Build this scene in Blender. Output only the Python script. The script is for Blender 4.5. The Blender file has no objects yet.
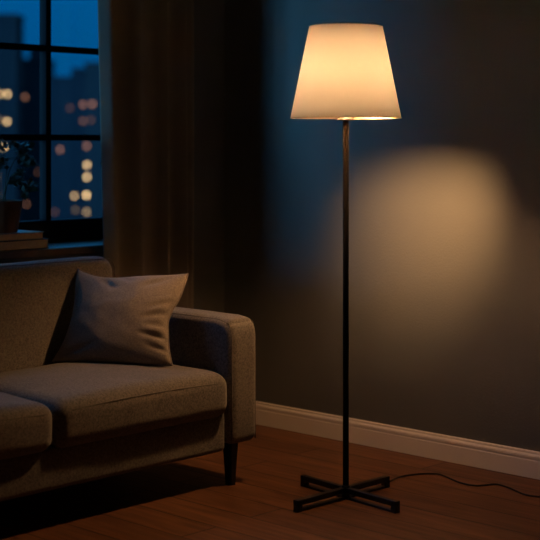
import bpy, bmesh, math, random
from mathutils import Vector, Matrix, noise
random.seed(4)
SC = bpy.context.scene
COL = SC.collection
H = 1.15; FPX = 1366.0; HY = 145.0
FX, FY = -0.689, 0.725       # view direction on the floor plan
RX, RY = 0.725, 0.689

def at(px, py, d):
    """point of the room seen at a pixel at a given depth (used for measuring only)"""
    k = (px-270)/FPX*d
    return Vector((FX*d+RX*k, FY*d+RY*k, H-(py-HY)/FPX*d))
def floor_at(px, py, z=0.0):
    return at(px, py, FPX*(H-z)/(py-HY))

# ------------------------------------------------------------------ materials
def new_mat(name):
    m = bpy.data.materials.new(name); m.use_nodes = True
    nt = m.node_tree
    return m, nt, nt.nodes['Principled BSDF']
def N(nt, t, **kw):
    n = nt.nodes.new(t)
    for k, v in kw.items(): setattr(n, k, v)
    return n
def simple(name, col, rough=0.5, metal=0.0, bump=0.0, bscale=200, var=0.0, vscale=8, sheen=0.0, spec=0.5):
    m, nt, b = new_mat(name)
    b.inputs['Base Color'].default_value = (*col, 1)
    b.inputs['Roughness'].default_value = rough
    b.inputs['Metallic'].default_value = metal
    b.inputs['Specular IOR Level'].default_value = spec
    if sheen:
        b.inputs['Sheen Weight'].default_value = sheen
        b.inputs['Sheen Roughness'].default_value = 0.6
    tc = N(nt, 'ShaderNodeTexCoord')
    if var:
        nz = N(nt, 'ShaderNodeTexNoise'); nz.inputs['Scale'].default_value = vscale; nz.inputs['Detail'].default_value = 6
        nt.links.new(tc.outputs['Object'], nz.inputs['Vector'])
        r = N(nt, 'ShaderNodeValToRGB')
        r.color_ramp.elements[0].position = .3; r.color_ramp.elements[1].position = .7
        r.color_ramp.elements[0].color = (*[c*(1-var) for c in col], 1)
        r.color_ramp.elements[1].color = (*[min(1, c*(1+var)) for c in col], 1)
        nt.links.new(nz.outputs['Fac'], r.inputs['Fac']); nt.links.new(r.outputs['Color'], b.inputs['Base Color'])
    if bump:
        nb = N(nt, 'ShaderNodeTexNoise'); nb.inputs['Scale'].default_value = bscale; nb.inputs['Detail'].default_value = 3
        nt.links.new(tc.outputs['Object'], nb.inputs['Vector'])
        bp = N(nt, 'ShaderNodeBump'); bp.inputs['Strength'].default_value = bump; bp.inputs['Distance'].default_value = .002
        nt.links.new(nb.outputs['Fac'], bp.inputs['Height']); nt.links.new(bp.outputs['Normal'], b.inputs['Normal'])
    return m
def fabric(name, col, weave=420, var=.28, sheen=.25):
    m, nt, b = new_mat(name)
    b.inputs['Roughness'].default_value = .95
    b.inputs['Specular IOR Level'].default_value = .1
    b.inputs['Sheen Weight'].default_value = sheen; b.inputs['Sheen Roughness'].default_value = .5
    tc = N(nt, 'ShaderNodeTexCoord')
    n1 = N(nt, 'ShaderNodeTexNoise'); n1.inputs['Scale'].default_value = weave; n1.inputs['Detail'].default_value = 2
    n2 = N(nt, 'ShaderNodeTexNoise'); n2.inputs['Scale'].default_value = weave*.35; n2.inputs['Detail'].default_value = 4
    for n in (n1, n2): nt.links.new(tc.outputs['Object'], n.inputs['Vector'])
    ad = N(nt, 'ShaderNodeMath', operation='ADD'); nt.links.new(n1.outputs['Fac'], ad.inputs[0]); nt.links.new(n2.outputs['Fac'], ad.inputs[1])
    hf = N(nt, 'ShaderNodeMath', operation='MULTIPLY'); hf.inputs[1].default_value = .5; nt.links.new(ad.outputs[0], hf.inputs[0])
    r = N(nt, 'ShaderNodeValToRGB'); r.color_ramp.elements[0].position = .38; r.color_ramp.elements[1].position = .62
    r.color_ramp.elements[0].color = (*[c*(1-var) for c in col], 1)
    r.color_ramp.elements[1].color = (*[c*(1+var) for c in col], 1)
    nt.links.new(hf.outputs[0], r.inputs['Fac']); nt.links.new(r.outputs['Color'], b.inputs['Base Color'])
    bp = N(nt, 'ShaderNodeBump'); bp.inputs['Strength'].default_value = .5; bp.inputs['Distance'].default_value = .0015
    nt.links.new(hf.outputs[0], bp.inputs['Height']); nt.links.new(bp.outputs['Normal'], b.inputs['Normal'])
    return m
def emit(name, col, s):
    m = bpy.data.materials.new(name); m.use_nodes = True; nt = m.node_tree; nt.nodes.clear()
    e = N(nt, 'ShaderNodeEmission'); e.inputs['Color'].default_value = (*col, 1); e.inputs['Strength'].default_value = s
    o = N(nt, 'ShaderNodeOutputMaterial'); nt.links.new(e.outputs[0], o.inputs[0]); return m

M = {}
M['wall'] = simple('dark_blue_grey_paint', (.098, .100, .102), .62, bump=.35, bscale=130, spec=.35)
M['wall2'] = simple('dark_paint_far', (.05, .055, .06), .8, bump=.2, bscale=130, spec=.2)
M['ceiling'] = simple('ceiling_paint', (.06, .06, .06), .9)
M['trim'] = simple('cream_trim_paint', (.72, .64, .60), .45, var=.03, vscale=5)
M['black'] = simple('black_powder_coat', (.006, .006, .006), .42, metal=.0, bump=.1, bscale=900)
M['pole'] = simple('black_pole_metal', (.006, .005, .005), .6, spec=.08)
M['brass'] = simple('socket_brass', (.35, .25, .12), .35, metal=1)
M['cable'] = simple('black_cable_rubber', (.008, .008, .008), .5)
M['sofa'] = fabric('sofa_grey_beige_weave', (.165, .148, .132), weave=430, var=.48)
M['piping'] = fabric('sofa_piping_weave', (.13, .115, .10))
M['pillow'] = fabric('pillow_taupe_weave', (.235, .195, .165), weave=520)
M['pillow_piping'] = fabric('pillow_piping_weave', (.17, .14, .12), weave=520)
M['leg'] = simple('black_stained_wood', (.008, .007, .006), .4, var=.3, vscale=20)
M['frame'] = simple('black_window_paint', (.006, .007, .009), .7, spec=.03)
M['sill'] = simple('dark_brown_sill_wood', (.045, .022, .013), .42, var=.3, vscale=14)
M['pot'] = simple('dark_terracotta', (.10, .042, .022), .8, bump=.3, bscale=90, var=.2, vscale=18)
M['soil'] = simple('potting_soil', (.012, .008, .006), 1, bump=.9, bscale=120)
M['leafm'] = simple('dark_green_leaf', (.006, .014, .006), .5, var=.35, vscale=30)
M['stem'] = simple('plant_stem', (.02, .024, .01), .7)
M['paper'] = simple('old_paper_pages', (.62, .42, .27), .85, bump=.5, bscale=500, var=.1, vscale=60)
M['cover_a'] = simple('grey_blue_cloth_cover', (.16, .17, .19), .6, bump=.2, bscale=600)
M['cover_b'] = simple('dark_brown_cloth_cover', (.02, .014, .01), .6, bump=.2, bscale=600)
M['plastic_white'] = simple('white_bulb_body', (.6, .58, .54), .5)
M['plastic'] = simple('dark_plastic', (.02, .02, .02), .5)

# curtain: woven cloth that lets a little light through
m, nt, b = new_mat('dark_curtain_cloth')
b.inputs['Base Color'].default_value = (.25, .21, .18, 1); b.inputs['Roughness'].default_value = .95
b.inputs['Specular IOR Level'].default_value = .1
tr = N(nt, 'ShaderNodeBsdfTranslucent'); tr.inputs['Color'].default_value = (.10, .095, .09, 1)
mx = N(nt, 'ShaderNodeMixShader'); mx.inputs[0].default_value = .18
out = nt.nodes['Material Output']
nt.links.new(b.outputs[0], mx.inputs[1]); nt.links.new(tr.outputs[0], mx.inputs[2]); nt.links.new(mx.outputs[0], out.inputs[0])
tc = N(nt, 'ShaderNodeTexCoord'); nz = N(nt, 'ShaderNodeTexNoise'); nz.inputs['Scale'].default_value = 500
bp = N(nt, 'ShaderNodeBump'); bp.inputs['Strength'].default_value = .3; bp.inputs['Distance'].default_value = .001
nt.links.new(tc.outputs['Object'], nz.inputs['Vector']); nt.links.new(nz.outputs['Fac'], bp.inputs['Height']); nt.links.new(bp.outputs[0], b.inputs['Normal'])
M['curtain'] = m

# lamp shade fabric: cream, diffuse with slight translucency
m, nt, b = new_mat('cream_shade_fabric')
b.inputs['Base Color'].default_value = (.82, .68, .52, 1); b.inputs['Roughness'].default_value = .9
b.inputs['Specular IOR Level'].default_value = .1
tr = N(nt, 'ShaderNodeBsdfTranslucent'); tr.inputs['Color'].default_value = (.88, .94, 1.0, 1)
mx = N(nt, 'ShaderNodeMixShader'); mx.inputs[0].default_value = .38
M['shade_mix'] = mx
out = nt.nodes['Material Output']
nt.links.new(b.outputs[0], mx.inputs[1]); nt.links.new(tr.outputs[0], mx.inputs[2]); nt.links.new(mx.outputs[0], out.inputs[0])
M['shade'] = m
M['shade_trim'] = simple('shade_rim_tape', (.6, .5, .38), .8)
M['bulb'] = emit('warm_bulb', (1.0, .53, .22), 455)

# window glass
m = bpy.data.materials.new('window_glass'); m.use_nodes = True; nt = m.node_tree; nt.nodes.clear()
t_ = N(nt, 'ShaderNodeBsdfTransparent'); t_.inputs['Color'].default_value = (.93, .95, .96, 1)
g_ = N(nt, 'ShaderNodeBsdfGlossy'); g_.inputs['Roughness'].default_value = .02
fr = N(nt, 'ShaderNodeFresnel'); fr.inputs['IOR'].default_value = 1.45
mx = N(nt, 'ShaderNodeMixShader'); o_ = N(nt, 'ShaderNodeOutputMaterial')
ge = N(nt, 'ShaderNodeNewGeometry'); fm = N(nt, 'ShaderNodeMath', operation='SUBTRACT'); fm.use_clamp = True
nt.links.new(fr.outputs[0], fm.inputs[0]); nt.links.new(ge.outputs['Backfacing'], fm.inputs[1])   # only the outer face of the pane reflects
nt.links.new(fm.outputs[0], mx.inputs[0]); nt.links.new(t_.outputs[0], mx.inputs[1]); nt.links.new(g_.outputs[0], mx.inputs[2]); nt.links.new(mx.outputs[0], o_.inputs[0])
M['glass'] = m

# floor planks running along x
m, nt, b = new_mat('brown_oak_planks')
tc = N(nt, 'ShaderNodeTexCoord')
br = N(nt, 'ShaderNodeTexBrick'); br.offset = .37; br.offset_frequency = 2
br.inputs['Scale'].default_value = 1; br.inputs['Brick Width'].default_value = 1.3; br.inputs['Row Height'].default_value = .145
br.inputs['Mortar Size'].default_value = .0036; br.inputs['Mortar Smooth'].default_value = .3; br.inputs['Bias'].default_value = 0
br.inputs['Color1'].default_value = (.132, .056, .027, 1); br.inputs['Color2'].default_value = (.180, .080, .040, 1)
br.inputs['Mortar'].default_value = (.03, .012, .006, 1)
mp = N(nt, 'ShaderNodeMapping'); mp.inputs['Location'].default_value = (.35, .03, 0)
nt.links.new(tc.outputs['Object'], mp.inputs['Vector']); nt.links.new(mp.outputs[0], br.inputs['Vector'])
mp2 = N(nt, 'ShaderNodeMapping'); mp2.inputs['Scale'].default_value = (1.6, 22, 1)
nt.links.new(tc.outputs['Object'], mp2.inputs['Vector'])
nz = N(nt, 'ShaderNodeTexNoise'); nz.inputs['Scale'].default_value = 2.2; nz.inputs['Detail'].default_value = 7; nz.inputs['Distortion'].default_value = .8
nt.links.new(mp2.outputs[0], nz.inputs['Vector'])
rp = N(nt, 'ShaderNodeValToRGB'); rp.color_ramp.elements[0].position = .3; rp.color_ramp.elements[1].position = .72
rp.color_ramp.elements[0].color = (.55, .50, .44, 1); rp.color_ramp.elements[1].color = (1.35, 1.3, 1.2, 1)
nt.links.new(nz.outputs['Fac'], rp.inputs['Fac'])
ml = N(nt, 'ShaderNodeMix', data_type='RGBA', blend_type='MULTIPLY'); ml.inputs[0].default_value = 1
nt.links.new(br.outputs['Color'], ml.inputs[6]); nt.links.new(rp.outputs['Color'], ml.inputs[7]); nt.links.new(ml.outputs[2], b.inputs['Base Color'])
b.inputs['Roughness'].default_value = .5; b.inputs['Specular IOR Level'].default_value = .3
bp = N(nt, 'ShaderNodeBump'); bp.inputs['Strength'].default_value = .5; bp.inputs['Distance'].default_value = .002; bp.invert = True
nt.links.new(br.outputs['Fac'], bp.inputs['Height']); nt.links.new(bp.outputs[0], b.inputs['Normal'])
M['floor'] = m

# ------------------------------------------------------------------ mesh helpers
def obj(name, bm, mat, parent=None, smooth=False, loc=None):
    bmesh.ops.recalc_face_normals(bm, faces=bm.faces[:])
    me = bpy.data.meshes.new(name); bm.to_mesh(me); bm.free()
    o = bpy.data.objects.new(name, me); COL.objects.link(o)
    me.materials.append(mat)
    if smooth:
        for p in me.polygons: p.use_smooth = True
    if loc is not None: o.location = loc
    if parent is not None: o.parent = parent
    return o
def thing(name, label, cat, loc=(0, 0, 0), group=None):
    o = bpy.data.objects.new(name, None); COL.objects.link(o); o.location = loc
    o.empty_display_size = .1
    o['label'] = label; o['category'] = cat
    if group: o['group'] = group
    return o
def tag(o, label, cat, group=None):
    o['label'] = label; o['category'] = cat
    if group: o['group'] = group
    return o
def struct(name, bm, mat, parent=None, label=None, smooth=False):
    o = obj(name, bm, mat, parent, smooth)
    if parent is None:
        o['kind'] = 'structure'
    return o
def box(bm, x0, x1, y0, y1, z0, z1, bev=0.0, seg=2):
    r = bmesh.ops.create_cube(bm, size=1)
    vs = r['verts']
    for v in vs:
        v.co = Vector(((x0+x1)/2+v.co.x*(x1-x0), (y0+y1)/2+v.co.y*(y1-y0), (z0+z1)/2+v.co.z*(z1-z0)))
    if bev:
        es = list({e for v in vs for e in v.link_edges})
        bmesh.ops.bevel(bm, geom=es, offset=bev, segments=seg, affect='EDGES', profile=.5)
    return bm
def tube(bm, pts, r, n=10, closed=False, caps=True):
    pts = [Vector(p) for p in pts]; K = len(pts); rings = []
    rad = r if isinstance(r, (list, tuple)) else [r]*K
    up = None
    for i, p in enumerate(pts):
        if closed: t = pts[(i+1) % K]-pts[i-1]
        else: t = pts[min(i+1, K-1)]-pts[max(i-1, 0)]
        t.normalize()
        if up is None:
            up = Vector((0, 0, 1)) if abs(t.z) < .9 else Vector((1, 0, 0))
        s = t.cross(up).normalized(); up = s.cross(t).normalized()
        rings.append([bm.verts.new(p+rad[i]*(math.cos(a)*s+math.sin(a)*up)) for a in [2*math.pi*k/n for k in range(n)]])
    for i in range(K if closed else K-1):
        a, b = rings[i], rings[(i+1) % K]
        for k in range(n): bm.faces.new((a[k], a[(k+1) % n], b[(k+1) % n], b[k]))
    if caps and not closed:
        bm.faces.new(rings[0]); bm.faces.new(rings[-1])
    return bm
def lathe(bm, prof, cx=0, cy=0, n=48, closed=False):
    rings = []
    for r, z in prof:
        if r < 1e-6: rings.append([bm.verts.new((cx, cy, z))])
        else: rings.append([bm.verts.new((cx+r*math.cos(2*math.pi*k/n), cy+r*math.sin(2*math.pi*k/n), z)) for k in range(n)])
    m_ = len(rings)
    for i in range(m_ if closed else m_-1):
        a, b = rings[i], rings[(i+1) % m_]
        for k in range(n):
            k2 = (k+1) % n
            if len(a) == 1 and len(b) == 1: continue
            if len(a) == 1: bm.faces.new((a[0], b[k], b[k2]))
            elif len(b) == 1: bm.faces.new((a[k], a[k2], b[0]))
            else: bm.faces.new((a[k], a[k2], b[k2], b[k]))
    return bm
def spline(pts, n=12):
    pts = [Vector(p) for p in pts]; out = []
    P = [pts[0]*2-pts[1]]+pts+[pts[-1]*2-pts[-2]]
    for i in range(1, len(P)-2):
        for k in range(n):
            t = k/n; a, b, c, d = P[i-1], P[i], P[i+1], P[i+2]
            out.append(.5*((2*b)+(c-a)*t+(2*a-5*b+4*c-d)*t*t+(3*b-a-3*c+d)*t**3))
    out.append(pts[-1]); return out
def soft_box(sx, sy, sz, r, fn=None, ni=14, nr=5):
    """rounded upholstered block centred on origin; fn(p, normal) -> displaced point"""
    bm = bmesh.new(); ax = []
    for s in (sx, sy, sz):
        h = s/2; rr = min(r, h*.98)
        c = [-h+rr*(1-math.cos(math.pi/2*k/nr)) for k in range(nr)]
        # grid denser in the rounded border, projected below
        edge = [-h+rr*math.tan(math.pi/4*k/nr) for k in range(nr)]
        inner = [-(h-rr)+2*(h-rr)*k/ni for k in range(ni+1)]
        full = edge+inner+[-e for e in reversed(edge)]
        ax.append((h, rr, full))
    cache = {}
    def V(p):
        key = tuple(round(c, 5) for c in p)
        if key in cache: return cache[key]
        q = Vector([max(-(ax[i][0]-ax[i][1]), min(ax[i][0]-ax[i][1], p[i])) for i in range(3)])
        dlt = Vector(p)-q
        # per axis radius equals r (or smaller on thin axes)
        nrm = Vector([dlt[i]/ax[i][1] for i in range(3)]).normalized()
        w = q+Vector([nrm[i]*ax[i][1] for i in range(3)])
        if fn: w = fn(w, nrm)
        cache[key] = bm.verts.new(w); return cache[key]
    for a in range(3):
        b_, c_ = (a+1) % 3, (a+2) % 3
        for s in (-1, 1):
            B, C_ = ax[b_][2], ax[c_][2]
            for i in range(len(B)-1):
                for j in range(len(C_)-1):
                    vs = []
                    for (u, v) in ((i, j), (i+1, j), (i+1, j+1), (i, j+1)):
                        p = [0, 0, 0]; p[a] = s*ax[a][0]; p[b_] = B[u]; p[c_] = C_[v]
                        vs.append(V(p))
                    if len(set(vs)) == 4:
                        try: bm.faces.new(vs)
                        except ValueError: pass
    return bm
def nz3(p, s, seed=0):
    return noise.noise(Vector((p[0]*s+seed, p[1]*s+seed*1.7, p[2]*s-seed)))

# ------------------------------------------------------------------ room
XW = -4.12; YW = 4.055; X1 = 1.3; Y0 = -1.3; ZC = 2.6; XG = -4.38
wy0, wy1, wz0, wz1 = .575, 3.69, .764, 2.27      # window opening, widened leftward out of view to bring more dusk light in
struct('floor', box(bmesh.new(), XW-.3, X1+.1, Y0-.1, YW+.12, -.06, 0), M['floor'])
struct('ceiling', box(bmesh.new(), XW-.3, X1+.1, Y0-.1, YW+.12, ZC, ZC+.1), M['ceiling'])
struct('wall_right', box(bmesh.new(), XW-.3, X1+.1, YW, YW+.12, 0, ZC), M['wall'])
bm = bmesh.new()
box(bm, XW-.3, XW, Y0-.1, wy0, 0, ZC); box(bm, XW-.3, XW, wy1, YW, 0, ZC)
box(bm, XW-.3, XW, wy0, wy1, 0, wz0-.03); box(bm, XW-.3, XW, wy0, wy1, wz1, ZC)
struct('wall_left', bm, M['wall'])
struct('wall_back', box(bmesh.new(), XW, X1+.1, Y0-.1, Y0, 0, ZC), M['wall2'])
struct('wall_far_right', box(bmesh.new(), X1, X1+.1, Y0, YW, 0, ZC), M['wall2'])

def baseboard(name, p0, p1, nrm):
    prof = [(0, 0), (.015, 0), (.015, .060), (.0135, .0625), (.0135, .066), (.0155, .068), (.0155, .076), (.0125, .0805), (.0085, .0825), (.0085, .087), (.0065, .091), (0, .092)]
    bm = bmesh.new(); rings = []
    for p in (p0, p1):
        rings.append([bm.verts.new((p[0]+nrm[0]*a, p[1]+nrm[1]*a, z)) for a, z in prof])
    n = len(prof)
    for k in range(n): bm.faces.new((rings[0][k], rings[0][(k+1) % n], rings[1][(k+1) % n], rings[1][k]))
    bm.faces.new(rings[0]); bm.faces.new(rings[1])
    struct(name, bm, M['trim'])
baseboard('baseboard_right', (XW, YW), (X1, YW), (0, -1))
baseboard('baseboard_left', (XW, Y0), (XW, YW-.016), (1, 0))

# window: frame, muntin grid, panes, sill
win = bpy.data.objects.new('window_1', None); COL.objects.link(win); win['kind'] = 'structure'
win.location = (XG, 3.0, wz0)
def wobj(name, bm, mat):
    o = obj(name, bm, mat); o.parent = win; o.matrix_parent_inverse = Matrix.Translation(-Vector(win.location)); return o
ym = [3.315-.34*k for k in range(8)]      # uprights
zm = [1.180, 1.533, 1.886]
bm = bmesh.new()
box(bm, XG-.035, XG+.03, wy0, wy1, wz0, .852, .004); box(bm, XG-.035, XG+.03, wy0, wy1, 2.225, wz1, .004)
box(bm, XG-.034, XG+.029, wy0, .622, .84, 2.24, .004); box(bm, XG-.034, XG+.029, 3.649, wy1, .84, 2.24, .004)
wobj('window_frame', bm, M['frame'])
for y in ym:
    wobj('glazing_bar', box(bmesh.new(), XG-.022, XG+.022, y-.014, y+.014, .845, 2.235, .004), M['frame'])
for z in zm:
    wobj('glazing_bar', box(bmesh.new(), XG-.018, XG+.018, 0.61, 3.655, z-.0125, z+.0125, .004), M['frame'])
wobj('pane', box(bmesh.new(), XG-.002, XG+.002, 0.61, 3.66, .84, 2.24), M['glass'])
sill = wobj('window_sill', box(bmesh.new(), XG-.02, XW+.022, wy0-.0, wy1+.0, wz0-.030, wz0, .004), M['sill'])

# ------------------------------------------------------------------ curtain
ct = thing('curtain', 'dark grey-brown full-length curtain hanging at the right side of the window', 'curtain', (-4.045, 3.55, .006))
bm = bmesh.new(); NY, NZ = 150, 40; rows = []
for i in range(NY+1):
    s = i/NY; col = []
    for j in range(NZ+1):
        t = j/NZ; z = .006+t*2.47
        hz = max(0, min(1, (z-.7)/1.3))
        ya = 3.346-.034*hz; yb = 3.835+.004*hz
        ph = 2*math.pi*4.6*s**1.25+.5*math.sin(s*7.1)+.25*math.sin(t*2.3+s*5)*min(1, s*6)
        amp = (.042-.016*math.exp(-(s/.15)**2))*(1-.15*t)*(.8+.2*math.sin(s*11))
        x = -4.058+.026*min(1, s/.6)+amp*math.copysign(abs(math.sin(ph))**.75, math.sin(ph))+.005*nz3((0, s*9, t*2.2), 1, 3)-.060*max(0, (s-.80)/.20)**1.5
        y = ya+(yb-ya)*s+.010*math.cos(ph)*math.sin(math.pi*s)
        col.append((x, y, z))
    rows.append(col)
def sheet(rows, th=.0022):
    bm = bmesh.new(); f = [[bm.verts.new(p) for p in c] for c in rows]; 
    g = [[bm.verts.new((p[0]-th, p[1], p[2])) for p in c] for c in rows]
    I, J = len(rows), len(rows[0])
    for i in range(I-1):
        for j in range(J-1):
            bm.faces.new((f[i][j], f[i+1][j], f[i+1][j+1], f[i][j+1])); bm.faces.new((g[i][j], g[i][j+1], g[i+1][j+1], g[i+1][j]))
    for i in range(I-1):
        for j in (0, J-1): bm.faces.new((f[i][j], f[i+1][j], g[i+1][j], g[i][j]))
    for j in range(J-1):
        for i in (0, I-1): bm.faces.new((f[i][j], f[i][j+1], g[i][j+1], g[i][j]))
    return bm
off = Vector(ct.location)
rows = [[tuple(Vector(p)-off) for p in c] for c in rows]
obj('curtain_cloth', sheet(rows), M['curtain'], ct, True)

# rod (above the frame of the picture, carries the curtain)
rod = thing('curtain_rod', 'dark metal curtain rod above the window', 'curtain rod', (-4.053, 2.8, 2.49))
obj('rod', tube(bmesh.new(), [(0, -2.35, 0), (0, 1.05, 0)], .012, 14), M['frame'], rod, True)
for y in (-2.3, 1.02):
    obj('bracket', box(bmesh.new(), -.067, .0, y-.01, y+.01, -.012, .012, .002), M['frame'], rod)

# ------------------------------------------------------------------ sofa
SY0, SY1 = 1.625, 3.356; AW = .132; SX = -3.242; SB = -3.99
so = thing('sofa', 'grey-beige woven fabric sofa on black tapered legs, under the window', 'sofa', (-3.62, (SY0+SY1)/2, 0))
O = Vector(so.location)
def place(bm, c): bmesh.ops.translate(bm, verts=bm.verts[:], vec=Vector(c)-O); return bm
bm = soft_box(SX-.028-SB-.03, SY1-SY0-2*AW+.01, .136, .018, ni=6)
place(bm, ((SX-.028+SB+.03)/2, (SY0+SY1)/2, .119+.068)); obj('seat_base', bm, M['sofa'], so, True)
for (a, b) in ((SY1-AW, SY1), (SY0, SY0+AW)):
    def fa(p, n): return p+n*(.0015*nz3(p, 9, 2))+Vector((0, 0, -.0))
    L = SX-SB
    bm = soft_box(L, AW, .427, .030, fa, ni=16, nr=6)
    # softer top front corner in profile
    for v in bm.verts:
        fx = v.co.x-(L/2-.075); fz = v.co.z-(.2135-.075)
        if fx > 0 and fz > 0:
            rr = math.hypot(fx, fz); mxm = max(fx, fz)
            if rr > 1e-6:
                k = mxm/rr; k = .25+.75*k if False else k
                v.co.x = L/2-.075+fx*(k*.6+.4); v.co.z = .2135-.075+fz*(k*.6+.4)
    place(bm, ((SX+SB)/2, (a+b)/2, .141+.2135)); arm = obj('armrest', bm, M['sofa'], so, True)
    # piping along the inner and outer front edge
    for yy, sg in ((a+.010, -1), (b-.010, 1)):
        x_f, z_t = SX-.0075, .568-.0075
        pts = [(x_f, yy, .150), (x_f, yy, .30), (x_f, yy, z_t-.075)]
        for k in range(1, 8):
            t = math.pi/2*k/8; w = .075
            cx_, cz_ = x_f-w, z_t-w
            # rounded between arc and square
            c, s_ = math.cos(t), math.sin(t); mm = max(c, s_); kk = .6+.4/mm
            pts.append((cx_+w*c*kk, yy, cz_+w*s_*kk))
        pts += [(x_f-.075, yy, z_t), (-3.6, yy, z_t), (SB+.02, yy, z_t)]
        bm = bmesh.new(); tube(bm, [Vector(p)-O for p in pts], .0018, 8)
        obj('piping', bm, M['piping'], arm, True)
# backrest slab, leaning slightly
def fb(p, n):
    q = p.copy()
    u = q.y/.735
    q.x += .010*(1-min(1, u*u))*(1 if q.x > 0 else 0)*math.cos(q.z*3)
    q += n*(.003*nz3(p, 6, 5))
    return q
bl = SY1-SY0-2*AW+.012
bm = soft_box(.165, bl, .56, .058, fb, ni=18, nr=6)
R_ = Matrix.Rotation(math.radians(-7), 4, 'Y')
bmesh.ops.transform(bm, matrix=R_, verts=bm.verts[:])
cb = Vector((-3.885, (SY0+SY1)/2, .463)); place(bm, cb); back = obj('backrest', bm, M['sofa'], so, True)
loop = []
hx, hy, hz = .0825-.012, bl/2-.012, .28-.012
for k in range(13):
    t = math.pi/2*k/12; loop.append((hx+.002, hy-.034+.034*math.cos(t), hz-.034+.034*math.sin(t)))
pts = [(hx+.002, hy, -.1)]+loop+[(hx+.002, -p[1], p[2]) for p in reversed(loop)]+[(hx+.002, -hy, -.1)]
bm = bmesh.new(); tube(bm, [R_ @ Vector(p)+cb-O for p in pts], .0018, 8); obj('piping', bm, M['piping'], back, True)
# seat cushions
mid = 2.498
ix0, ix1 = SB+.19, SX+.004
def seat_cushion(y0, y1, seed):
    L, W, T = ix1-ix0, y1-y0, .149
    def f(p, n):
        u, v = p.x/(L/2), p.y/(W/2)
        q = p.copy(); crown = max(0, 1-u*u)**.7*max(0, 1-v*v)**.7
        if p.z > 0: q.z += (.026*crown-.006*abs(v)**6)*(p.z/(T/2))
        # front face bulges
        if p.x > 0: q.x += .008*(1-v*v)*max(0, 1-(2*p.z/T)**2)*max(0, u)
        q.y += .004*(1 if p.y > 0 else -1)*max(0, 1-(2*p.z/T)**2)*abs(v)**3
        q += n*(.0035*nz3(p, 7, seed)+.0015*nz3(p, 22, seed))
        return q
    bm = soft_box(L, W, T, .045, f, ni=26, nr=7)
    c = Vector(((ix0+ix1)/2, (y0+y1)/2, .241+T/2)); place(bm, c)
    cu = obj('seat_cushion', bm, M['sofa'], so, True)
    for zz in (T/2-.034, -T/2+.016):
        pts = []; r = .05; hx, hy = L/2-.0035, W/2-.0035
        for (cx_, cy_, a0) in ((hx-r, hy-r, 0), (-hx+r, hy-r, 90), (-hx+r, -hy+r, 180), (hx-r, -hy+r, 270)):
            for k in range(7):
                a = math.radians(a0+90*k/6); pts.append((cx_+r*math.cos(a), cy_+r*math.sin(a)))
        full = []
        for i in range(len(pts)):
            p, q = pts[i], pts[(i+1) % len(pts)]
            nn = max(1, int(math.dist(p, q)/.05))
            for k in range(nn): full.append((p[0]+(q[0]-p[0])*k/nn, p[1]+(q[1]-p[1])*k/nn))
        P3 = []
        for (x, y) in full:
            u, v = x/(L/2), y/(W/2)
            zc = zz+(.010*(1-v*v) if zz > 0 else 0)
            P3.append(Vector((x+(.0045*(1-v*v) if x > 0 else 0), y, zc))+c-O)
        bm = bmesh.new(); tube(bm, P3, .0024, 8, closed=True)
        if zz > 0 : obj('piping', bm, M['piping'], cu, True)
        else: bm.free()
seat_cushion(mid+.002, SY1-AW-.003, 1); seat_cushion(SY0+AW+.003, mid-.002, 7)
for (lx, ly) in ((-3.285, 3.262), (-3.93, 3.262), (-3.285, 1.68), (-3.93, 1.68)):
    bm = bmesh.new(); rs = []
    for z, h in ((0, .0125), (.003, .0135), (.143, .0205)):
        rs.append([bm.verts.new(Vector((lx+a*h, ly+b*h, z))-O) for a, b in ((-1, -1), (1, -1), (1, 1), (-1, 1))])
    for i in range(2):
        for k in range(4): bm.faces.new((rs[i][k], rs[i][(k+1) % 4], rs[i+1][(k+1) % 4], rs[i+1][k]))
    bm.faces.new(rs[0]); bm.faces.new(rs[2])
    bmesh.ops.bevel(bm, geom=[e for e in bm.edges if abs(e.verts[0].co.z-e.verts[1].co.z) > .05], offset=.004, segments=2, affect='EDGES')
    obj('leg', bm, M['leg'], so)

# ------------------------------------------------------------------ throw pillow
BLc, BRc = at(55, 362, 4.665), at(171, 366, 4.565)
TLc, TRc = at(77, 270, 4.83), at(188, 276, 4.745)
ctr = (BLc+BRc+TLc+TRc)/4
up_ = ((TLc+TRc)-(BLc+BRc)).normalized(); rt = ((BRc+TRc)-(BLc+TLc)).normalized(); nr_ = rt.cross(up_).normalized()
if nr_.dot(Vector((0, 0, H))-ctr) < 0: nr_ = -nr_
pl = thing('throw_pillow', 'square taupe throw pillow leaning in the sofa corner', 'pillow', (ctr.x, ctr.y, .41))
PO = Vector(pl.location)
def curve(pts):
    sp_ = spline([Vector((p[0], p[1], 0)) for p in pts], 10); L = [0]
    for a, b in zip(sp_, sp_[1:]): L.append(L[-1]+(b-a).length)
    def f(t):
        t = max(0, min(1, t))*L[-1]
        for k in range(len(L)-1):
            if L[k+1] >= t:
                w = (t-L[k])/max(1e-9, L[k+1]-L[k]); return sp_[k].lerp(sp_[k+1], w)
        return sp_[-1]
    return f
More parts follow.
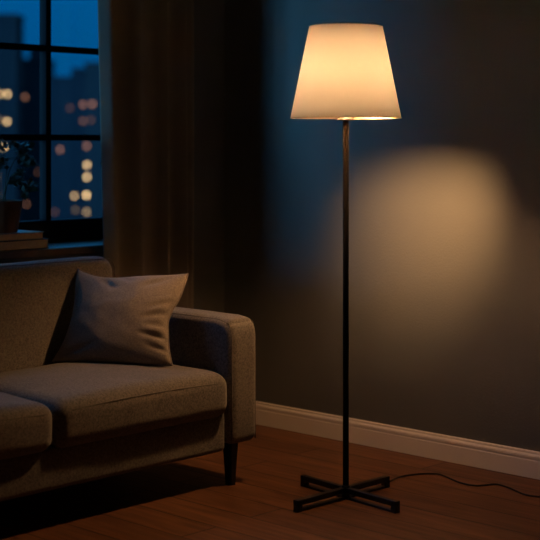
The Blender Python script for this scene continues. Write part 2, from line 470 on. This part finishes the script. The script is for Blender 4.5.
# outline of the cushion measured around its four sides (bottom, top, left, right)
cB = curve([(53, 361), (75, 363.5), (105, 364), (140, 365), (172, 365)])
cT = curve([(78, 269), (87, 274), (100, 278), (118, 279.5), (150, 277.5), (172, 276), (188, 274)])
cL = curve([(53, 361), (64, 343), (71, 325), (75, 305), (76, 288), (78, 269)])
cR = curve([(172, 365), (169, 350), (168, 335), (168, 322), (173, 309), (180, 297), (188, 274)])
def pil(u, v, side):
    a, b = (u+1)/2, (v+1)/2
    C_ = cB(a)*(1-b)+cT(a)*b+cL(b)*(1-a)+cR(b)*a
    C_ = C_-(cB(0)*(1-a)*(1-b)+cB(1)*a*(1-b)+cT(0)*(1-a)*b+cT(1)*a*b)
    dep = 4.665*(1-a)*(1-b)+4.565*a*(1-b)+4.83*(1-a)*b+4.745*a*b
    P = at(C_.x, C_.y, dep)
    r = max(0, 1-u*u)**.40*max(0, 1-v*v)**.40*(1-.12*(u*u+v*v))
    th = .088*r if side > 0 else .055*r
    wr = 0; er = max(0, (u-.2)/.8); edge = 1-max(abs(u), abs(v))**10
    if side > 0:
        # gathers running in from the right seam
        for (vc, sl, wd, am, ln) in ((.30, -.5, .05, .014, .42), (.02, -.30, .045, .020, .50), (-.24, -.10, .045, .017, .42), (-.50, .12, .05, .022, .55), (-.76, .25, .045, .014, .42)):
            dd = (v-vc-sl*(1-u))/wd
            wr -= am*math.exp(-dd*dd)*max(0, min(1, (u-(1-ln))/ln))**1.2*edge
            dd = (v-vc-sl*(1-u)-.11)/(wd*1.3)
            wr += am*.5*math.exp(-dd*dd)*max(0, min(1, (u-(1-ln))/ln))**1.2*edge
        # creases fanning out of the upper left corner and the upper edge
        for (u0, v0, du, dv_, wd, am) in ((-.55, 1.0, .40, -.42, .07, .016), (-.95, .75, .12, -.6, .05, .010), (.80, .9, -.5, -.30, .07, .010), (-.9, -.9, .65, .30, .07, .010), (-.2, 1.0, .35, -.25, .06, .008)):
            L2 = math.hypot(du, dv_); ex, ey = du/L2, dv_/L2
            al = ((u-u0)*ex+(v-v0)*ey)/L2; ac = ((u-u0)*-ey+(v-v0)*ex)/wd
            if 0 < al < 1: wr -= am*math.exp(-ac*ac)*math.sin(math.pi*al)**.7*edge
        wr += .007*nz3((u, v, 0), 1.7, 4)*r+.002*nz3((u, v, 0), 5, 9)*r
    return P+nr_*(side*th+wr)
bm = bmesh.new(); NP = 64; F = [[None]*(NP+1) for _ in range(NP+1)]; G = [[None]*(NP+1) for _ in range(NP+1)]
def sp(i): 
    t = -1+2*i/NP; return math.sin(t*math.pi/2)*.55+t*.45
for i in range(NP+1):
    for j in range(NP+1):
        u, v = sp(i), sp(j)
        F[i][j] = bm.verts.new(pil(u, v, 1)-PO)
        G[i][j] = F[i][j] if i in (0, NP) or j in (0, NP) else bm.verts.new(pil(u, v, -1)-PO)
for i in range(NP):
    for j in range(NP):
        bm.faces.new((F[i][j], F[i+1][j], F[i+1][j+1], F[i][j+1])); bm.faces.new((G[i][j], G[i][j+1], G[i+1][j+1], G[i+1][j]))
obj('pillow_cover', bm, M['pillow'], pl, True)
ring = [(sp(i), -1) for i in range(NP)]+[(1, sp(i)) for i in range(NP)]+[(sp(NP-i), 1) for i in range(NP)]+[(-1, sp(NP-i)) for i in range(NP)]
bm = bmesh.new(); tube(bm, [pil(u, v, 1)-PO for u, v in ring], .0032, 8, closed=True)
obj('piping', bm, M['pillow_piping'], pl, True)

# ------------------------------------------------------------------ floor lamp
LX, LY = -2.885, 3.394
lp = thing('floor_lamp', 'tall black floor lamp with lit cream tapered shade and cross base', 'floor lamp', (LX, LY, 0))
HL = .225; rz = math.radians(2.0)
def beam(ang, name, sh):
    bm = bmesh.new()
    box(bm, -HL, HL, -.0105, .0105, .020, .037, .0012, 1)
    box(bm, -HL+.001, HL-.001, -.0095, .0095, .0, .007, .001, 1)
    for s in (-1, 1):
        xa, xb = (s*HL, s*(HL-.022)); box(bm, min(xa, xb), max(xa, xb), -.0105, .0105, 0, .036, .0012, 1)
    bmesh.ops.translate(bm, verts=bm.verts[:], vec=(sh, 0, 0)); bmesh.ops.rotate(bm, verts=bm.verts[:], matrix=Matrix.Rotation(ang, 3, 'Z'))
    return obj(name, bm, M['black'], lp)
beam(math.radians(-6.5), 'base_bar', .012); 
b2 = beam(math.radians(89), 'base_bar', -.013); 
obj('hub', lathe(bmesh.new(), [(0, .0), (.014, 0), (.014, .041), (.012, .043), (0, .043)], n=24), M['black'], lp)
obj('pole', tube(bmesh.new(), [(0, 0, .036), (0, 0, .6), (0, 0, 1.235)], .0098, 24), M['pole'], lp, True)
zb, zt, rb, rtop = 1.238, 1.536, .1805, .1195
shade = obj('lamp_shade', lathe(bmesh.new(), [(rb, zb), (rb*.5+rtop*.5, (zb+zt)/2), (rtop, zt), (rtop-.0015, zt), (rb*.5+rtop*.5-.0015, (zb+zt)/2), (rb-.0015, zb)], n=128, closed=True), M['shade'], lp, True)
for f in shade.data.polygons: f.use_smooth = True
for r_, z_ in ((rb+.0004, zb), (rtop+.0004, zt)):
    bm = bmesh.new(); tube(bm, [(r_*math.cos(2*math.pi*k/128), r_*math.sin(2*math.pi*k/128), z_) for k in range(128)], .0012, 8, closed=True)
    obj('rim_tape', bm, M['shade_trim'], shade, True)
bm = bmesh.new()
for k in range(3):
    a = 2*math.pi*k/3+.4
    tube(bm, [(.012*math.cos(a), .012*math.sin(a), 1.262), ((rb-.008)*math.cos(a), (rb-.008)*math.sin(a), 1.252)], .0013, 6)
tube(bm, [(.013*math.cos(2*math.pi*k/24), .013*math.sin(2*math.pi*k/24), 1.262) for k in range(24)], .002, 6, closed=True)
obj('shade_spider', bm, M['black'], shade, True)
obj('socket', lathe(bmesh.new(), [(0, 1.230), (.028, 1.230), (.030, 1.232), (.028, 1.235), (.016, 1.238), (.016, 1.325), (.0145, 1.331), (0, 1.331)], n=24), M['plastic'], lp, True)  # wide bottom flange added to keep bulb light off the pole
BZ = 1.375
bulb = obj('bulb', lathe(bmesh.new(), [(0, BZ+.040)]+[(.040*math.sin(math.pi*k/12), BZ+.040*math.cos(math.pi*k/12)) for k in range(1, 10)]+[(.0135, BZ-.050), (0, BZ-.050)], n=24), M['bulb'], lp, True)
# unseen spot and housing added inside the shade to cast the wall pool
SPX, SPY, SPZ = .042, .030, 1.294
aim = Vector((-3.05, YW, .955)); src = Vector((LX+SPX, LY+SPY, SPZ)); dv = (aim-src).normalized()
Rs = dv.to_track_quat('Z', 'Y').to_matrix().to_4x4()
bm = lathe(bmesh.new(), [(0, -.040), (.010, -.040), (.010, -.022), (.021, -.002), (.0195, -.002), (.009, -.020), (0, -.020)], n=24)
bmesh.ops.transform(bm, matrix=Matrix.Translation((SPX, SPY, SPZ)) @ Rs, verts=bm.verts[:])
obj('added_spot_housing', bm, M['plastic'], lp, True)
obj('added_spot_arm', tube(bmesh.new(), [(.013, .009, 1.262), (SPX*.8, SPY*.6, 1.272), (SPX-dv.x*.03, SPY-dv.y*.03, SPZ-dv.z*.03)], .003, 8), M['plastic'], lp, True)
ld = bpy.data.lights.new('added_wall_spot', 'SPOT'); ld.energy = 92; ld.color = (1, .52, .20); ld.spot_size = math.radians(63); ld.spot_blend = 1.0; ld.shadow_soft_size = .034
lo_ = bpy.data.objects.new('added_wall_spot', ld); COL.objects.link(lo_); lo_.parent = lp
lo_.location = (SPX, SPY, SPZ); lo_.rotation_euler = dv.to_track_quat('-Z', 'Y').to_euler()

# power cord lying on the floor
r_c = .0032
px_pts = [(388, 479, .014), (400, 476.8, .006), (417, 474.2, r_c), (430, 473.6, r_c), (441, 474.8, r_c), (460, 482.6, r_c), (475, 485.6, r_c), (486, 485.0, r_c), (497, 484.3, r_c), (510, 488.2, r_c), (525, 494.6, r_c), (540, 496.8, r_c), (560, 498, r_c), (585, 490, r_c)]
pts = [floor_at(x, y, z) for x, y, z in px_pts]
end = Vector((LX, LY, .016))+Vector((math.cos(math.radians(90)), math.sin(math.radians(90)), 0))*(HL)
pts[0] = Vector((LX, LY+HL-.012, .012))
LC = Vector(pts[0]); LC.z = 0
bm = bmesh.new(); tube(bm, [p-Vector((LX, LY, 0)) for p in spline(pts, 8)], r_c, 8)
obj('power_cord', bm, M['cable'], lp, True)

# ------------------------------------------------------------------ books and plant on the sill
ZS = wz0
def book(y0, y1, x0, x1, z0, t, cov, label, ang=0):
    e = thing('book', label, 'book', ((x0+x1)/2, (y0+y1)/2, z0), 'books stacked on the window sill')
    hx, hy = (x1-x0)/2, (y1-y0)/2; c = .0028
    box_bm = bmesh.new(); box(box_bm, -hx+.004, hx-.004, -hy+.002, hy-.004, c, t-c); obj('pages', box_bm, M['paper'], e)
    bm = bmesh.new(); box(bm, -hx, hx, -hy, hy, 0, c, .0006, 1); box(bm, -hx, hx, -hy, hy, t-c, t, .0006, 1); box(bm, -hx, -hx+c, -hy, hy, .0005, t-.0005, .0006, 1)
    obj('cover', bm, cov, e)
    e.rotation_euler.z = ang
    return e
book(2.850, 3.136, -4.315, -4.118, ZS, .036, M['cover_b'], 'thick dark-covered book lying on the window sill, bottom of its pair')
book(2.860, 3.114, -4.305, -4.122, ZS+.036, .027, M['cover_a'], 'thinner grey-blue covered book on top of its pair, under the plant pot')
PX, PY = -4.212, 2.972; PZ = ZS+.063
pp = thing('potted_plant', 'dark green leafy plant in a terracotta pot, standing on the books', 'potted plant', (PX, PY, PZ))
prof = [(0, .0), (.068, 0), (.071, .003), (.090, .112), (.092, .115), (.090, .118), (.085, .118), (.083, .112), (.080, .1), (0, .1)]
obj('pot', lathe(bmesh.new(), prof, n=48), M['pot'], pp, True)
obj('soil', lathe(bmesh.new(), [(0, .1015), (.0815, .1015), (.0815, .106), (.05, .109), (0, .111)], n=32), M['soil'], pp, True)
def P_(px, py, d): return at(px, py, d)-Vector(pp.location)
base = Vector((.0, .0, .105))
stems = []
branches = [
 [base+Vector((.018, .018, 0)), P_(5, 185, 5.06), P_(7, 165, 5.05), P_(3, 150, 5.05)],
 [base+Vector((.012, .012, 0)), P_(6, 190, 5.07), P_(9, 172, 5.06), P_(16, 158, 5.04), P_(24, 146, 5.03)],
 [base+Vector((.02, .0, 0)), P_(8, 182, 5.05), P_(14, 174, 5.03), P_(22, 180, 5.01), P_(26, 186, 5.00)],
 [base+Vector((-.01, -.02, 0)), P_(-10, 180, 5.05), P_(-18, 160, 5.05), P_(-22, 140, 5.04)],
 [base+Vector((0, -.01, 0)), P_(-4, 178, 5.09), P_(-5, 158, 5.1), P_(-8, 132, 5.1)],
]
bms = bmesh.new()
for b_ in branches:
    s_ = spline(b_, 8); stems.append(s_); K = len(s_)
    tube(bms, s_, [.0026*(1-.6*i/K) for i in range(K)], 6)
bml = bmesh.new()
def leaf(bm, pos, d, size, nrm):
    d = d.normalized(); s = d.cross(nrm)
    if s.length < .1: s = d.cross(Vector((1, 0, 0)))
    s.normalize(); n = s.cross(d)
    # lobed outline
    ol = [(0, 0), (.22, .16), (.16, .40), (.46, .30), (.52, .52), (.72, .24), (1.0, 0)]
    mid_ = [bm.verts.new(pos+d*size*t-n*size*.12*t*t) for t in (0, .22, .42, .6, .78, 1.0)]
    for sg in (-1, 1):
        vs = [bm.verts.new(pos+d*size*a+s*size*b*sg+n*size*(.10*b)-n*size*.12*a*a) for a, b in ol[1:-1]]
        seq = [(mid_[0], vs[0], mid_[1]), (mid_[1], vs[0], vs[1]), (mid_[1], vs[1], mid_[2]), (mid_[2], vs[1], vs[2]) , (mid_[2], vs[2], mid_[3]), (mid_[3], vs[2], vs[3]), (mid_[3], vs[3], mid_[4]), (mid_[4], vs[3], vs[4]), (mid_[4], vs[4], mid_[5])]
        for t in seq: bm.faces.new(t)
clusters = [((18, 148), 7, 9), ((27, 147), 4, 5), ((24, 158), 7, 10), ((31, 160), 3, 4), ((1, 146), 6, 7), ((2, 162), 7, 11), ((20, 174), 5, 7), ((15, 180), 5, 6), ((26, 184), 6, 10), ((32, 187), 4, 5), ((25, 193), 3, 4), ((-14, 165), 9, 12), ((-20, 145), 9, 12), ((-8, 138), 6, 8), ((-16, 180), 8, 8)]
for (c, sp_, n_) in clusters:
    for k in range(int(n_*2.6)):
        p = P_(c[0]+random.uniform(-sp_, sp_)*.75, c[1]+random.uniform(-sp_, sp_)*.75, 5.04+random.uniform(-.06, .03))
        j = min((q for s_ in stems for q in s_), key=lambda q: (q-p).length)
        dr = (p-j)+Vector((random.uniform(-.01, .01), random.uniform(-.01, .01), random.uniform(-.012, .004)))
        tube(bms, [j, (j+p)/2+Vector((0, 0, .003)), p], .0008, 4)
        leaf(bml, p-dr.normalized()*.006, dr, random.uniform(.020, .032), Vector((random.uniform(-.3, 1), random.uniform(-.9, .1), random.uniform(.0, 1))).normalized())
obj('stem', bms, M['stem'], pp, True)
lo = obj('foliage', bml, M['leafm'], pp)
md = lo.modifiers.new('thickness', 'SOLIDIFY'); md.thickness = .0006

# ------------------------------------------------------------------ city outside
def facade(name, col, seed):
    m, nt, b = new_mat(name)
    tc = N(nt, 'ShaderNodeTexCoord'); br = N(nt, 'ShaderNodeTexBrick'); br.offset = 0
    sx = N(nt, 'ShaderNodeSeparateXYZ'); cx_ = N(nt, 'ShaderNodeCombineXYZ')
    nt.links.new(tc.outputs['Object'], sx.inputs[0]); nt.links.new(sx.outputs['Y'], cx_.inputs['X']); nt.links.new(sx.outputs['Z'], cx_.inputs['Y'])
    nt.links.new(cx_.outputs[0], br.inputs['Vector'])
    br.inputs['Brick Width'].default_value = 2.4; br.inputs['Row Height'].default_value = 3.1; br.inputs['Scale'].default_value = 1
    br.inputs['Mortar Size'].default_value = .5; br.inputs['Mortar'].default_value = (*col, 1)
    br.inputs['Color1'].default_value = (*[c*.45 for c in col], 1); br.inputs['Color2'].default_value = (*[c*.7 for c in col], 1)
    nt.links.new(br.outputs['Color'], b.inputs['Base Color']); b.inputs['Roughness'].default_value = 1; b.inputs['Specular IOR Level'].default_value = 0
    return m
fac = [facade('facade_concrete', (.016, .021, .026), 1), facade('facade_dark', (.012, .016, .021), 2), facade('facade_pale', (.012, .018, .026), 3)]
GZ = -42.0
bm = bmesh.new(); box(bm, -620, -30, -60, 620, GZ-.5, GZ)
g = struct('ground_outside', bm, simple('asphalt_ground', (.05, .05, .05), .9, var=.2, vscale=.05))
def building(px0, px1, ytop, d, depth, mat, label, lights, roof=None):
    """building whose street front spans two sight lines at depth d; fronts face the room"""
    k0, k1 = (px0-270)/FPX*d, (px1-270)/FPX*d; kc = (k0+k1)/2
    c = Vector((FX*d+RX*kc, FY*d+RY*kc, GZ)); w = k1-k0; top = H-(ytop-HY)/FPX*d
    e = thing('building', label, 'building', c, 'buildings outside the window')
    # local axes: x' along picture right (R), y' away (F)
    e.rotation_euler.z = math.atan2(RY, RX)
    h = top-GZ
    bm = bmesh.new(); box(bm, -w/2, w/2, 0, depth, 0, h); box(bm, -w/2-.3, w/2+.3, -.3, depth+.3, h, h+.8)
    wl = obj('walls', bm, mat, e)
    if roof:
        for (a, b, hh) in roof:
            bm = bmesh.new(); box(bm, -w/2+a*w, -w/2+b*w, depth*.2, depth*.7, h+.8, h+hh); obj('roof_house', bm, mat, e)
    for (lx, ly, s, col) in lights:
        kx = (lx-270)/FPX*d-kc; z = H-(ly-HY)/FPX*d-GZ
        f = obj('lit_window', box(bmesh.new(), kx-.30, kx+.30, -.08, .04, z-.36, z+.36), LM[(s, col)], e)
        f['label'] = 'warm lit window' if col == 'w' else 'dim pinkish lit window'
LM = {}
for s in (1.15, .9, .6, .35, .2, .1):
    LM[(s, 'w')] = emit('lit_window_warm_%d' % int(s*100), (1.0, .62, .26), s*4.6)
    LM[(s, 'p')] = emit('lit_window_pink_%d' % int(s*100), (1.0, .42, .22), s*3.0)
building(-60, 17, 17, 330, 9, fac[1], 'tallest dark tower block seen through the left panes', [(0, 94, .9, 'w'), (7.5, 94, 1.15, 'w'), (7, 121.5, 1.15, 'w'), (-1, 120, .2, 'w'), (4, 147, 1.15, 'w')])
building(19, 47, 62, 345, 12, fac[0], 'mid-height block between the tall tower and the window post', [(25, 97, .35, 'p'), (26.5, 204, .2, 'p'), (38, 172, .1, 'p')], [(.3, .7, 4)])
building(46, 86, 80, 300, 26, fac[2], 'pale low block in the middle of the right panes', [(70, 108, .1, 'p'), (60, 149.5, .35, 'p'), (55, 212, .1, 'p'), (74.5, 196, .6, 'w'), (75.5, 210, .1, 'w'), (83, 104.5, .35, 'p'), (83, 121, .2, 'p')], [(.55, .85, 3)])
building(85.6, 150, 66, 285, 28, fac[0], 'dark block beside the curtain edge with a column of lit windows', [(92.5, 104, .35, 'p'), (91, 120, .1, 'p'), (86.8, 146, .35, 'p'), (87, 165, .9, 'w'), (87, 177, .9, 'w'), (86.5, 195, 1.15, 'w'), (86.5, 212, .35, 'w')])

# ------------------------------------------------------------------ sky
w = bpy.data.worlds.new('dusk_sky'); SC.world = w; w.use_nodes = True; nt = w.node_tree; bg = nt.nodes['Background']
tc = N(nt, 'ShaderNodeTexCoord'); sx = N(nt, 'ShaderNodeSeparateXYZ'); rp = N(nt, 'ShaderNodeValToRGB')
nt.links.new(tc.outputs['Generated'], sx.inputs[0]); nt.links.new(sx.outputs['Z'], rp.inputs['Fac']); nt.links.new(rp.outputs['Color'], bg.inputs['Color'])
el = rp.color_ramp.elements
el[0].position = 0; el[0].color = (.0, .075, .23, 1)
el[1].position = .12; el[1].color = (.0, .096, .30, 1)
e3 = el.new(.35); e3.color = (.05, .5, 1.2, 1)
e4 = el.new(1.0); e4.color = (.06, .6, 1.4, 1)
bg.inputs['Strength'].default_value = 1.0

sd = bpy.data.lights.new('dusk_glow', 'SUN'); sd.energy = 6.2; sd.color = (.16, .58, 1.0); sd.angle = math.radians(22)
so_ = bpy.data.objects.new('dusk_glow', sd); COL.objects.link(so_)
so_.rotation_euler = Vector((.225, .97, -.015)).to_track_quat('-Z', 'Y').to_euler()

# ------------------------------------------------------------------ camera
cd = bpy.data.cameras.new('camera'); cam = bpy.data.objects.new('camera', cd); COL.objects.link(cam)
cam.location = (0, 0, H); cam.rotation_euler = (math.radians(90), 0, math.atan2(-FX, FY))
cd.sensor_width = 36; cd.lens = FPX/540*36; cd.shift_y = -(270-HY)/540
cd.dof.use_dof = True; cd.dof.focus_distance = 4.55; cd.dof.aperture_fstop = 2.7
cd.clip_end = 2000
SC.camera = cam
SC.view_settings.view_transform = 'Standard'; SC.view_settings.look = 'None'; SC.view_settings.gamma = 1; SC.view_settings.exposure = 0
